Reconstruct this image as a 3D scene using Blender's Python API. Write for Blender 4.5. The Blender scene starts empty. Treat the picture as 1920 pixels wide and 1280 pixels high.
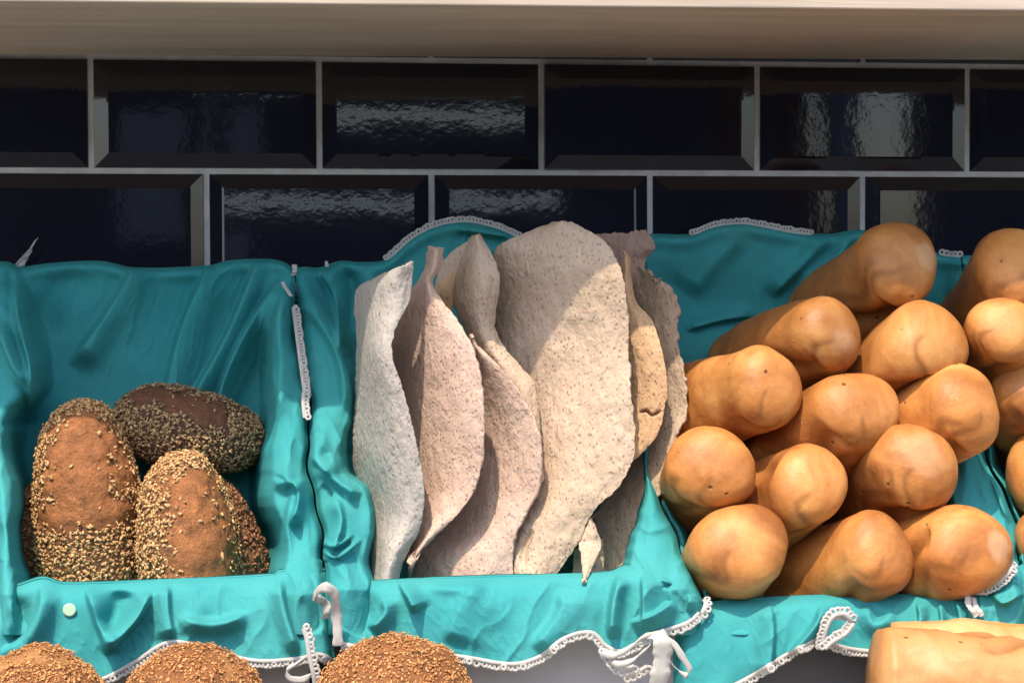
import bpy, bmesh, math, random
import numpy as np
from mathutils import Matrix, Vector
SC = bpy.context.scene
COL = SC.collection
RNG = np.random.RandomState(7)

# ------------------------------------------------------------------ camera
F, YAW, PITCH, ROLL, DIST = 3200.0, 0.1083, 0.0348, 0.0029, 1.5423
f_ = np.array([math.sin(YAW)*math.cos(PITCH), math.cos(YAW)*math.cos(PITCH), -math.sin(PITCH)])
r0 = np.array([math.cos(YAW), -math.sin(YAW), 0.0]); u0 = np.cross(r0, f_)
r_ = r0*math.cos(ROLL) - u0*math.sin(ROLL)
u_ = r0*math.sin(ROLL) + u0*math.cos(ROLL)
CAM = np.array([0.0, -DIST, 0.0])
cam_d = bpy.data.cameras.new('camera'); cam = bpy.data.objects.new('camera', cam_d); COL.objects.link(cam)
cam_d.sensor_width = 36; cam_d.lens = 36*F/1920; cam_d.clip_end = 200; cam_d.clip_start = 0.05
cam.matrix_world = Matrix([[r_[0], u_[0], -f_[0], CAM[0]], [r_[1], u_[1], -f_[1], CAM[1]], [r_[2], u_[2], -f_[2], CAM[2]], [0, 0, 0, 1]])
SC.camera = cam

def at(px, py, Y):
    """point on the plane y=Y seen at photo pixel (px,py) : numpy (...,3)"""
    px, py, Y = np.broadcast_arrays(np.asarray(px, float), np.asarray(py, float), np.asarray(Y, float))
    d = f_ + (px[..., None]-960)/F*r_ - (py[..., None]-640)/F*u_
    t = (Y-CAM[1])/d[..., 1]
    return CAM + d*t[..., None]

# ------------------------------------------------------------------ world, sun, exposure
SUN_EL, SUN_AZ = math.radians(60.5), math.radians(24)      # azimuth measured to the left of the street normal
w = bpy.data.worlds.new('World'); SC.world = w; w.use_nodes = True
nt = w.node_tree; nt.nodes.clear()
sky = nt.nodes.new('ShaderNodeTexSky'); sky.sky_type = 'NISHITA'; sky.sun_disc = False
sky.sun_elevation = SUN_EL; sky.sun_rotation = math.radians(180) + SUN_AZ; sky.air_density = 1.0; sky.dust_density = 2.5; sky.ozone_density = 1.0
bg = nt.nodes.new('ShaderNodeBackground'); bg.inputs['Strength'].default_value = 0.15
wo = nt.nodes.new('ShaderNodeOutputWorld'); nt.links.new(sky.outputs[0], bg.inputs[0]); nt.links.new(bg.outputs[0], wo.inputs[0])
sd = bpy.data.lights.new('sun', 'SUN'); sd.energy = 2.0; sd.angle = math.radians(0.6); sd.color = (1.0, 0.87, 0.72)
sun = bpy.data.objects.new('sun', sd); COL.objects.link(sun)
sv = Vector((-math.sin(SUN_AZ)*math.cos(SUN_EL), -math.cos(SUN_AZ)*math.cos(SUN_EL), math.sin(SUN_EL)))
sun.rotation_euler = sv.to_track_quat('Z', 'Y').to_euler(); sun.location = (-2, -4, 5)
SC.view_settings.view_transform = 'Standard'; SC.view_settings.look = 'None'
SC.view_settings.exposure = 1.27; SC.view_settings.gamma = 1; SC.view_settings.use_curve_mapping = False
SC.render.engine = 'CYCLES'

# ------------------------------------------------------------------ helpers
def tag(o, label=None, cat=None, group=None, kind=None):
    if label: o['label'] = label
    if cat: o['category'] = cat
    if group: o['group'] = group
    if kind: o['kind'] = kind
    return o

def mesh_obj(name, V, Fc, mat, parent=None, smooth=True, attrs=None, solid=0, recenter=True):
    V = np.asarray(V, float)
    if parent is not None:
        org = np.array(parent['_org']) if '_org' in parent else np.zeros(3)
    else:
        org = np.array([(V[:, 0].min()+V[:, 0].max())/2, (V[:, 1].min()+V[:, 1].max())/2, V[:, 2].min()])
    me = bpy.data.meshes.new(name)
    me.from_pydata((V-org).tolist(), [], [tuple(int(i) for i in f) for f in Fc])
    me.materials.append(mat)
    if attrs:
        for k, v in attrs.items():
            a = me.attributes.new(k, 'FLOAT', 'POINT'); a.data.foreach_set('value', np.asarray(v, np.float32))
    if smooth: me.polygons.foreach_set('use_smooth', [True]*len(me.polygons))
    me.update()
    o = bpy.data.objects.new(name, me); COL.objects.link(o)
    ORG[o.name] = org
    if parent is not None:
        o.parent = parent; o.location = org-ORG[parent.name]
    else:
        o.location = org
    if solid:
        md = o.modifiers.new('thickness', 'SOLIDIFY'); md.thickness = solid; md.offset = -1 if solid > 0 else 1; md.thickness = abs(solid)
    return o
ORG = {}

def _mesh_obj(name, V, Fc, mat, parent=None, **k):
    V = np.asarray(V, float)
    return None

def child(name, V, Fc, mat, parent, smooth=True, attrs=None, solid=0):
    V = np.asarray(V, float)
    org = np.array([(V[:, 0].min()+V[:, 0].max())/2, (V[:, 1].min()+V[:, 1].max())/2, V[:, 2].min()])
    o = mesh_obj(name, V, Fc, mat, None, smooth, attrs, solid)
    o.parent = parent; o.location = Vector(org-ORG[parent.name])
    return o

def empty(name, loc):
    o = bpy.data.objects.new(name, None); o.location = loc; o.empty_display_size = .05; COL.objects.link(o)
    ORG[o.name] = np.array(loc, float); return o

def grid_faces(nr, nc, off=0, wrap=False):
    i, j = np.meshgrid(np.arange(nr-1), np.arange(nc if wrap else nc-1), indexing='ij')
    j2 = (j+1) % nc
    return (np.stack([i*nc+j, i*nc+j2, (i+1)*nc+j2, (i+1)*nc+j], -1).reshape(-1, 4)+off)

def curve(pts, key=0):
    """interpolator through points (a, b...) smooth-ish"""
    p = np.array(pts, float)
    def fn(t): return np.stack([np.interp(t, p[:, 0], p[:, k]) for k in range(1, p.shape[1])], -1)
    return fn

def catmull(P, n):
    P = np.array(P, float); m = len(P)
    seg = np.linalg.norm(np.diff(P[:, :2], axis=0), axis=1)+1e-6
    s = np.concatenate([[0], np.cumsum(seg)]); s /= s[-1]
    t = np.linspace(0, 1, n)
    T = np.zeros_like(P)
    T[1:-1] = (P[2:]-P[:-2])/(s[2:]-s[:-2])[:, None]
    T[0] = (P[1]-P[0])/(s[1]-s[0]); T[-1] = (P[-1]-P[-2])/(s[-1]-s[-2])
    k = np.clip(np.searchsorted(s, t, side='right')-1, 0, m-2)
    h = (s[k+1]-s[k]); x = (t-s[k])/h
    h00 = 2*x**3-3*x**2+1; h10 = x**3-2*x**2+x; h01 = -2*x**3+3*x**2; h11 = x**3-x**2
    return h00[:, None]*P[k]+(h10*h)[:, None]*T[k]+h01[:, None]*P[k+1]+(h11*h)[:, None]*T[k+1]

_perm = np.random.RandomState(3).rand(64, 64, 64)
def vnoise(p):
    """value noise for (...,3) arrays, about -1..1"""
    i = np.floor(p).astype(int); f = p-i; f = f*f*(3-2*f)
    out = 0
    for a in (0, 1):
        for b in (0, 1):
            for c in (0, 1):
                wgt = (f[..., 0] if a else 1-f[..., 0])*(f[..., 1] if b else 1-f[..., 1])*(f[..., 2] if c else 1-f[..., 2])
                out = out+wgt*_perm[(i[..., 0]+a) % 64, (i[..., 1]+b) % 64, (i[..., 2]+c) % 64]
    return out*2-1
def fbm(p, oct=3):
    s = 0; a = 1; t = 0
    for k in range(oct):
        s = s+a*vnoise(p*2**k+k*7.3); t += a; a *= .5
    return s/t
def n2(px, py, sx, sy, seed=0, oct=2):
    return fbm(np.stack([px/sx, py/sy, np.full_like(px, seed*3.7)], -1), oct)
def crease(px, py, sx, sy, deg, seed):
    a = math.radians(deg); x = px*math.cos(a)+py*math.sin(a); y = -px*math.sin(a)+py*math.cos(a)
    wq = 14*fbm(np.stack([px/60., py/60., np.full_like(px, seed+.5)], -1), 2)
    n_ = fbm(np.stack([(x+wq)/sx, (y-wq)/sy, np.full_like(px, seed*3.7)], -1), 2)
    return np.clip(1-np.abs(n_)*2.2, 0, 1)**2.2
def sstep(a, b, x):
    t = np.clip((x-a)/(b-a), 0, 1); return t*t*(3-2*t)

def folds_eval(px, py, folds):
    """sum of traced folds; fold = (polyline, width_left, width_right, height_m). positive height = towards the viewer"""
    out = np.zeros_like(px)
    for pl, wl, wr, h in folds:
        P = catmull(pl, 14) if len(pl) > 2 else np.array(pl, float)
        best = np.full_like(px, 1e9); sgn = np.zeros_like(px); tt = np.zeros_like(px)
        L = len(P)-1
        for k in range(L):
            a, b = P[k, :2], P[k+1, :2]; d = b-a; l2 = d@d+1e-9
            t = np.clip(((px-a[0])*d[0]+(py-a[1])*d[1])/l2, 0, 1)
            qx, qy = px-(a[0]+t*d[0]), py-(a[1]+t*d[1]); dd = np.hypot(qx, qy)
            m = dd < best
            best = np.where(m, dd, best); sgn = np.where(m, d[0]*qy-d[1]*qx, sgn); tt = np.where(m, (k+t)/L, tt)
        wdt = np.where(sgn > 0, wr, wl)       # sgn>0 : to the right hand side going down the line is LEFT in picture space
        taper = sstep(0, .22, np.minimum(tt, 1-tt))
        out += h*np.exp(-(best/wdt)**2)*taper
    return out

# ------------------------------------------------------------------ materials
def new_mat(name):
    m = bpy.data.materials.new(name); m.use_nodes = True
    n = m.node_tree; b = n.nodes['Principled BSDF']
    return m, n, b
def N(n, t, **k):
    x = n.nodes.new(t)
    for a, v in k.items():
        if a in x.inputs.keys() if isinstance(a, str) else False: x.inputs[a].default_value = v
        else: setattr(x, a, v)
    return x
def noise_node(n, scale, detail=3, rough=.5, vec=None, dist=0):
    x = n.nodes.new('ShaderNodeTexNoise'); x.inputs['Scale'].default_value = scale; x.inputs['Detail'].default_value = detail
    x.inputs['Roughness'].default_value = rough; x.inputs['Distortion'].default_value = dist
    if vec is not None: n.links.new(vec, x.inputs['Vector'])
    return x
def coord(n, scale=(1, 1, 1), rot=(0, 0, 0)):
    tc = n.nodes.new('ShaderNodeTexCoord'); mp = n.nodes.new('ShaderNodeMapping'); mp.inputs['Scale'].default_value = scale; mp.inputs['Rotation'].default_value = rot
    n.links.new(tc.outputs['Object'], mp.inputs['Vector']); return mp.outputs[0]
def ramp(n, src, stops):
    r = n.nodes.new('ShaderNodeValToRGB'); e = r.color_ramp.elements
    while len(e) < len(stops): e.new(.5)
    for k, (p, c) in enumerate(stops):
        e[k].position = p; e[k].color = (*c, 1) if len(c) == 3 else c
    n.links.new(src, r.inputs[0]); return r
def mixc(n, fac, a, b, mode='MIX'):
    m = n.nodes.new('ShaderNodeMix'); m.data_type = 'RGBA'; m.blend_type = mode
    for s, i in ((fac, 0), (a, 6), (b, 7)):
        if hasattr(s, 'is_output') or hasattr(s, 'links'): n.links.new(s, m.inputs[i])
        elif i == 0: m.inputs[0].default_value = s
        else: m.inputs[i].default_value = (*s, 1)
    return m.outputs[2]
def bump(n, b, heights):
    prev = None
    for src, st, dist in heights:
        x = n.nodes.new('ShaderNodeBump'); x.inputs['Strength'].default_value = st; x.inputs['Distance'].default_value = dist
        n.links.new(src, x.inputs['Height'])
        if prev: n.links.new(prev, x.inputs['Normal'])
        prev = x.outputs[0]
    n.links.new(prev, b.inputs['Normal'])

def mat_cloth(name, c1, c2):
    m, n, b = new_mat(name); v = coord(n)
    a = noise_node(n, 9, 4, .6, v); r = ramp(n, a.outputs[0], [(.3, c1), (.7, c2)])
    g = noise_node(n, 260, 3, .7, v)
    c = mixc(n, .12, r.outputs[0], g.outputs[1], 'SOFT_LIGHT')
    n.links.new(c, b.inputs['Base Color']); b.inputs['Roughness'].default_value = 1.0
    b.inputs['Specular IOR Level'].default_value = .04
    w1 = noise_node(n, 900, 2, .6, v); w2 = noise_node(n, 28, 4, .55, v)
    bump(n, b, [(w2.outputs[0], .25, .005), (w1.outputs[0], .6, .0008)])
    # thin cotton lets a little light through
    tr = n.nodes.new('ShaderNodeBsdfTranslucent'); n.links.new(c, tr.inputs[0]); ms = n.nodes.new('ShaderNodeMixShader'); ms.inputs[0].default_value = .14
    n.links.new(b.outputs[0], ms.inputs[1]); n.links.new(tr.outputs[0], ms.inputs[2]); n.links.new(ms.outputs[0], n.nodes['Material Output'].inputs[0])
    return m
M = {}
M['cloth'] = mat_cloth('turquoise_cotton', (.045, .315, .325), (.075, .375, .365))
def mat_flat(name, col, rough=.6, spec=.4, var=.0, scale=30, bmp=0, metal=0):
    m, n, b = new_mat(name); v = coord(n)
    a = noise_node(n, scale, 4, .6, v)
    c2 = tuple(x*(1-var) for x in col); r = ramp(n, a.outputs[0], [(.35, c2), (.65, col)])
    n.links.new(r.outputs[0], b.inputs['Base Color']); b.inputs['Roughness'].default_value = rough
    b.inputs['Specular IOR Level'].default_value = spec; b.inputs['Metallic'].default_value = metal
    if bmp: bump(n, b, [(a.outputs[0], .4, bmp)])
    return m
M['lace'] = mat_flat('white_lace', (.50, .48, .44), .85, .2, .1, 200, .0005)
M['ribbon'] = mat_flat('white_cotton_tape', (.50, .48, .435), .8, .2, .1, 150, .0005)
M['grout'] = mat_flat('pale_grey_grout', (.70, .70, .66), .9, .2, .2, 60, .001)
M['bin_grey'] = mat_flat('grey_plastic', (.42, .40, .41), .45, .4, .06, 20)
M['bin_shaded'] = mat_flat('shade_darkened_plastic', (.11, .11, .12), .5, .4, .1, 20)  # shade below the cloth hem is put into this bin colour
M['counter'] = mat_flat('counter_laminate', (.42, .39, .35), .5, .4, .15, 20)
M['pavement'] = mat_flat('pavement', (.09, .09, .09), .9, .2, .25, 4, .002)
M['facade'] = mat_flat('facade', (.11, .105, .14), .8, .2, .4, 1.5)
M['facade_pale'] = mat_flat('facade_pale', (.55, .55, .6), .8, .2, .2, 1.5)
M['facade_red'] = mat_flat('facade_red', (.16, .07, .06), .8, .2, .3, 1.5)
M['facade_blue'] = mat_flat('facade_blue', (.16, .26, .42), .8, .2, .3, 1.5)
M['facade_sand'] = mat_flat('facade_sand', (.65, .50, .38), .8, .2, .3, 1.5)
M['sun_fleck'] = mat_flat('pale_sun_fleck', (.42, .62, .42), .6, .3, .05)  # mint tone for the sun fleck painted on the cloth
# glazed tile
m, n, b = new_mat('black_glazed_tile'); v = coord(n)
b.inputs['Base Color'].default_value = (.009, .0085, .014, 1); b.inputs['Roughness'].default_value = .045; b.inputs['IOR'].default_value = 1.55
n1 = noise_node(n, 26, 2, .4, v); nn2 = noise_node(n, 150, 2, .5, v)
bump(n, b, [(n1.outputs[0], .06, .0016), (nn2.outputs[0], .11, .00025)])
M['tile'] = m
# ash wood shelf
def mat_wood(name, cols):
    m, n, b = new_mat(name); v = coord(n, (1.6, 14, 40))
    a = noise_node(n, 2.2, 6, .65, v, .6); r = ramp(n, a.outputs[0], [(.25, cols[0]), (.5, cols[1]), (.75, cols[2])])
    n.links.new(r.outputs[0], b.inputs['Base Color']); b.inputs['Roughness'].default_value = .55
    g = noise_node(n, 9, 4, .6, v); bump(n, b, [(g.outputs[0], .2, .001)])
    return m
M['wood'] = mat_wood('pale_ash_wood', [(.42, .335, .255), (.54, .44, .34), (.62, .52, .41)])

# baguette crust
def mat_crust(name, lo, mid, hi, pale, off):
    m, n, b = new_mat(name); tc = n.nodes.new('ShaderNodeTexCoord'); oi = n.nodes.new('ShaderNodeObjectInfo')
    ad = n.nodes.new('ShaderNodeVectorMath'); ad.operation = 'ADD'
    cmb = n.nodes.new('ShaderNodeCombineXYZ'); ml = n.nodes.new('ShaderNodeMath'); ml.operation = 'MULTIPLY'; ml.inputs[1].default_value = 50
    n.links.new(oi.outputs['Random'], ml.inputs[0]); n.links.new(ml.outputs[0], cmb.inputs[0]); n.links.new(ml.outputs[0], cmb.inputs[2])
    n.links.new(tc.outputs['Object'], ad.inputs[0]); n.links.new(cmb.outputs[0], ad.inputs[1]); v = ad.outputs[0]
    a = noise_node(n, 15, 5, .62, v, .4); r = ramp(n, a.outputs[0], [(.34, lo), (.5, mid), (.66, hi)])
    fine = noise_node(n, 420, 3, .7, v); c = mixc(n, .22, r.outputs[0], fine.outputs[1], 'SOFT_LIGHT')
    # dark pits
    vo = n.nodes.new('ShaderNodeTexVoronoi'); vo.inputs['Scale'].default_value = 60; n.links.new(v, vo.inputs['Vector'])
    pr = ramp(n, vo.outputs['Distance'], [(.04, (1, 1, 1)), (.12, (0, 0, 0))])
    pn = noise_node(n, 40, 2, .5, v); pm = ramp(n, pn.outputs[0], [(.52, (0, 0, 0)), (.58, (1, 1, 1))])
    mu = n.nodes.new('ShaderNodeMath'); mu.operation = 'MULTIPLY'; n.links.new(pr.outputs[0], mu.inputs[0]); n.links.new(pm.outputs[0], mu.inputs[1])
    c = mixc(n, mu.outputs[0], c, tuple(x*.45 for x in lo))
    # pale specks of flour / blisters
    vs = n.nodes.new('ShaderNodeTexVoronoi'); vs.inputs['Scale'].default_value = 190; n.links.new(v, vs.inputs['Vector'])
    sr = ramp(n, vs.outputs['Distance'], [(.10, (1, 1, 1)), (.2, (0, 0, 0))])
    sn = noise_node(n, 30, 3, .6, v); sm = ramp(n, sn.outputs[0], [(.57, (0, 0, 0)), (.66, (.55, .55, .55))])
    mu2 = n.nodes.new('ShaderNodeMath'); mu2.operation = 'MULTIPLY'; n.links.new(sr.outputs[0], mu2.inputs[0]); n.links.new(sm.outputs[0], mu2.inputs[1])
    c = mixc(n, mu2.outputs[0], c, pale)
    at_ = n.nodes.new('ShaderNodeAttribute'); at_.attribute_name = 'pale'
    c = mixc(n, at_.outputs['Fac'], c, pale)
    at2 = n.nodes.new('ShaderNodeAttribute'); at2.attribute_name = 'seam'
    c = mixc(n, at2.outputs['Fac'], c, tuple(x*.55 for x in lo))
    n.links.new(c, b.inputs['Base Color']); hv = n.nodes.new('ShaderNodeHueSaturation'); n.links.new(c, hv.inputs['Color']); mr = n.nodes.new('ShaderNodeMapRange'); mr.inputs['To Min'].default_value = .78; mr.inputs['To Max'].default_value = 1.22
    n.links.new(oi.outputs['Random'], mr.inputs['Value']); n.links.new(mr.outputs[0], hv.inputs['Value']); n.links.new(hv.outputs[0], b.inputs['Base Color'])
    b.inputs['Roughness'].default_value = .5; b.inputs['Specular IOR Level'].default_value = .38
    b.inputs['Subsurface Weight'].default_value = .0
    iv = n.nodes.new('ShaderNodeMath'); iv.operation = 'SUBTRACT'; iv.inputs[0].default_value = 1; n.links.new(mu.outputs[0], iv.inputs[1])
    big = noise_node(n, 60, 4, .6, v)
    bump(n, b, [(big.outputs[0], .5, .0022), (iv.outputs[0], .8, .0015), (fine.outputs[0], .25, .0006), (mu2.outputs[0], .5, .0007)])
    return m
M['baguette'] = mat_crust('golden_baguette_crust', (.27, .095, .022), (.45, .18, .045), (.60, .285, .085), (.68, .47, .28), 0)
M['ciabatta'] = mat_crust('pale_loaf_crust', (.40, .16, .045), (.52, .25, .085), (.60, .32, .13), (.66, .46, .26), 0)

def mat_flatbread(name, base, dark, spot=.5, pit=150):
    m, n, b = new_mat(name); v = coord(n)
    a = noise_node(n, 18, 5, .6, v); r = ramp(n, a.outputs[0], [(.3, dark), (.65, base)])
    fine = noise_node(n, 300, 4, .7, v); c = mixc(n, .35, r.outputs[0], fine.outputs[1], 'SOFT_LIGHT')
    vst = coord(n, (1, 1, .55), (0, .25, 0)); pit *= 1.95
    vo = n.nodes.new('ShaderNodeTexVoronoi'); vo.inputs['Scale'].default_value = pit; vo.inputs['Randomness'].default_value = .85; n.links.new(vst, vo.inputs['Vector'])
    pr = ramp(n, vo.outputs['Distance'], [(.17, (1, 1, 1)), (.33, (0, 0, 0))])
    pn = noise_node(n, 45, 4, .65, v); pm = ramp(n, pn.outputs[0], [(.30, (0, 0, 0)), (.55, (1, 1, 1))])
    mu = n.nodes.new('ShaderNodeMath'); mu.operation = 'MULTIPLY'; n.links.new(pr.outputs[0], mu.inputs[0]); n.links.new(pm.outputs[0], mu.inputs[1])
    ms = n.nodes.new('ShaderNodeMath'); ms.operation = 'MULTIPLY'; ms.inputs[1].default_value = spot; n.links.new(mu.outputs[0], ms.inputs[0])
    c = mixc(n, ms.outputs[0], c, (.33, .20, .13))
    n.links.new(c, b.inputs['Base Color']); b.inputs['Roughness'].default_value = .85; b.inputs['Specular IOR Level'].default_value = .2
    iv = n.nodes.new('ShaderNodeMath'); iv.operation = 'SUBTRACT'; iv.inputs[0].default_value = 1; n.links.new(mu.outputs[0], iv.inputs[1])
    vr = noise_node(n, 160, 3, .6, vst)
    bump(n, b, [(vr.outputs[0], 1.0, .0024), (iv.outputs[0], .6, .0012), (fine.outputs[0], .6, .0012)])
    return m
M['flat_grey'] = mat_flatbread('floury_grey_flatbread', (.43, .39, .34), (.37, .33, .285), .22, 130)
M['flat_pink'] = mat_flatbread('speckled_pinkish_flatbread', (.60, .44, .345), (.48, .325, .245), .5, 190)
M['flat_main'] = mat_flatbread('speckled_beige_flatbread', (.57, .435, .315), (.46, .335, .23), .5, 170)
M['flat_warm'] = mat_flatbread('warm_beige_flatbread', (.64, .42, .24), (.52, .32, .17), .5, 170)
M['flat_brown'] = mat_flatbread('brown_flatbread', (.40, .28, .21), (.30, .19, .14), .5, 170)
M['flat_rough'] = mat_flatbread('rough_tan_flatbread', (.50, .385, .27), (.36, .255, .17), .6, 140)

def mat_dark_loaf(name, seed_zone, bare):
    m, n, b = new_mat(name); v = coord(n)
    a = noise_node(n, 95, 6, .72, v); r = ramp(n, a.outputs[0], [(.3, tuple(x*.5 for x in bare)), (.6, bare), (.85, tuple(min(1, x*1.5) for x in bare))])
    a2 = noise_node(n, 110, 4, .6, v); r2 = ramp(n, a2.outputs[0], [(.3, tuple(x*.5 for x in seed_zone)), (.7, seed_zone)])
    t = n.nodes.new('ShaderNodeAttribute'); t.attribute_name = 'bare'
    c = mixc(n, t.outputs['Fac'], r2.outputs[0], r.outputs[0])
    n.links.new(c, b.inputs['Base Color']); b.inputs['Roughness'].default_value = .65
    st = coord(n, (1, 1, 1)); g = noise_node(n, 200, 5, .7, st)
    bump(n, b, [(a.outputs[0], .9, .005), (g.outputs[0], .9, .002)])
    return m
M['rye'] = mat_dark_loaf('rye_crust', (.23, .095, .035), (.42, .155, .045))
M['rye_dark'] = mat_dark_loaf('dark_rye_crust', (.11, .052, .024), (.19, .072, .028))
M['roll'] = mat_dark_loaf('round_roll_crust', (.32, .12, .03), (.54, .26, .08))
def mat_seed(name, cols):
    m, n, b = new_mat(name); v = coord(n)
    wn = noise_node(n, 330, 2, .5, v); r = ramp(n, wn.outputs[0], [(.32, cols[0]), (.5, cols[1]), (.66, cols[2])])
    n.links.new(r.outputs[0], b.inputs['Base Color']); b.inputs['Roughness'].default_value = .45
    return m
M['seed'] = mat_seed('pale_seeds', [(.28, .12, .04), (.52, .29, .11), (.70, .48, .23)])
M['seed_red'] = mat_seed('brown_seeds', [(.14, .05, .02), (.26, .105, .045), (.42, .22, .10)])
M['seed_dark'] = mat_seed('dark_seeds', [(.14, .07, .03), (.32, .19, .08), (.56, .40, .20)])
M['seed_roll'] = mat_seed('toasted_seeds', [(.30, .11, .028), (.50, .22, .065), (.66, .38, .15)])

# ------------------------------------------------------------------ boxes
def box_vf(x0, x1, y0, y1, z0, z1):
    V = [(x, y, z) for x in (x0, x1) for y in (y0, y1) for z in (z0, z1)]
    Fc = [(0, 1, 3, 2), (4, 6, 7, 5), (0, 4, 5, 1), (2, 3, 7, 6), (0, 2, 6, 4), (1, 5, 7, 3)]
    return np.array(V, float), Fc
class Bag:
    def __init__(s): s.V = []; s.F = []; s.n = 0
    def add(s, V, Fc):
        V = np.asarray(V, float).reshape(-1, 3); s.V.append(V); s.F += [tuple(int(i)+s.n for i in f) for f in Fc]; s.n += len(V)
    def get(s): return np.concatenate(s.V), s.F
def bevel(o, wdt=.002, seg=2):
    md = o.modifiers.new('bevel', 'BEVEL'); md.width = wdt; md.segments = seg; md.limit_method = 'ANGLE'

# ------------------------------------------------------------------ setting: counter, street, building opposite
ZC = float(at(735, 1400, -.33)[2])                       # counter height below the camera
V, Fc = box_vf(-3, 3, -20, .0, -1.46, -1.45)
tag(mesh_obj('pavement', V, Fc, M['pavement'], smooth=False), kind='structure')
V, Fc = box_vf(-1.3, 1.3, -.50, -.012, ZC-.03, ZC)
o = mesh_obj('counter', V, Fc, M['counter'], smooth=False); bevel(o)
tag(o, 'pale counter top under the cloth lined bins, mostly out of frame', 'counter')

# opposite facade, seen only mirrored in the glazed tiles
OPP = -7.0
opp = empty('street_building', (0, OPP, -1.45)); tag(opp, 'dark building across the street, mirrored in the glossy black tiles', 'building')
def opp_px(px, py):            # point on the facade that an untilted tile mirrors at this photo pixel
    p = at(px, py, 0.0); d = p-CAM; k = (abs(OPP))/abs(d[1]); return p[0]+d[0]*k, p[2]+d[2]*k
def opp_panel(name, x0, x1, y0, y1, mat, dy=0.0):
    a = (opp_px(x0, 500)[0], opp_px(800, y1)[1]); c = (opp_px(x1, 500)[0], opp_px(800, y0)[1])
    V, Fc = box_vf(a[0], c[0], OPP-.15, OPP+.02+dy, a[1], c[1]); return child(name, V, Fc, mat, opp, smooth=False)
for xa, xb in ((-1400, 1516), (1550, 1606), (1716, 3000)): opp_panel('wall', xa, xb, 165, 1500, M['facade'])
opp_panel('low_wall', 1516.5, 1549.5, 470, 1500, M['facade']); opp_panel('low_wall', 1606.5, 1715.5, 470, 1500, M['facade'])
opp_panel('upper_wall', -1400, 3000, -60, 134, M['facade'])
opp_panel('pillar', -1400, 330, 134.5, 164.5, M['facade'])
opp_panel('pillar', 1180, 3000, 134.5, 164.5, M['facade'])
for x0, x1, y0, y1, mt, d in [(1445, 1515, 165.5, 620, 'facade_red', .02), (1556, 1590, 165.5, 620, 'facade_blue', .04),
                           (205, 330, 215, 420, 'facade_pale', .02), (360, 385, 200, 420, 'facade_pale', .02), (410, 470, 210, 420, 'facade_pale', .02)]:
    opp_panel('shutter', x0, x1, y0, y1, M[mt], d)

# ------------------------------------------------------------------ tiled wall
X0, ZT, TW, TH, G = -.2052-.2*0, .1991, .2, .1, .0048
wall = empty('tiled_wall', (0, 0, ZT-.6)); tag(wall, 'black bevelled glazed tile wall with pale grout behind the bread bins', 'wall')
V, Fc = box_vf(-1.6, 1.8, -.0005, .06, ZT-.62, ZT+.32); child('grout', V, Fc, M['grout'], wall, smooth=False)
bag = Bag()
tilts = {(0, 0): (-.001, .004), (1, 0): (.0125, -.002), (2, 0): (-.012, -.02), (3, 0): (.0, 0.0), (4, 0): (-.01, .006), (-1, 0): (-.004, .004),
         (0, 1): (.043, .001), (1, 1): (.042, -.022), (-1, 1): (.006, .004), (2, 1): (.0, .003), (3, 1): (.004, .004)}
for j in range(-3, 6):
    for i in range(-7, 10):
        shift = .5 if j % 2 else 0
        xa = X0+(i+shift)*TW+G/2; xb = xa+TW-G; zb = ZT-j*TH-G/2; za = zb-TH+G
        tx, tz = tilts.get((i, j), (RNG.uniform(-.008, .008), RNG.uniform(-.004, .004)))
        cx, cz = (xa+xb)/2, (za+zb)/2
        ins = .0125; r = .0012
        def ring(d, y, c=0.0):
            return [(xa+d, y, za+d), (xb-d, y, za+d), (xb-d, y, zb-d), (xa+d, y, zb-d)]
        P = np.array(ring(0, -.0002)+ring(0.0006, -.0024)+ring(ins-r, -.0050)+ring(ins+r*.6, -.0056), float)
        P[4:, 1] -= max(0, abs(tx)*.05+abs(tz)*.1-.0012)
        for k in range(4, 16): P[k, 1] += -(P[k, 2]-cz)*(-tx)-(P[k, 0]-cx)*tz
        P[:, 1] = np.minimum(P[:, 1], -.0002)
        Fq = []
        for L in range(3):
            for k in range(4):
                a, c = L*4+k, L*4+(k+1) % 4; Fq.append((a, c, c+4, a+4))
        Fq.append((12, 13, 14, 15)); bag.add(P, Fq)
V, Fc = bag.get(); child('glazed_tiles', V, Fc, M['tile'], wall, smooth=False)

# ------------------------------------------------------------------ shelf above
zs = float(at(600, 107.5, 0)[2]); YS = -.292
V, Fc = box_vf(-1.5, 1.7, YS, -.0075, zs, zs+.030)
# the underside runs slightly out of true, as in the photograph
V = V.copy(); V[:, 2] += (V[:, 0]*.0055)
o = mesh_obj('wooden_shelf', V, Fc, M['wood'], smooth=False); bevel(o, .0012)
tag(o, 'pale grained wooden shelf board fixed to the tiled wall above the bread', 'shelf')

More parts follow.
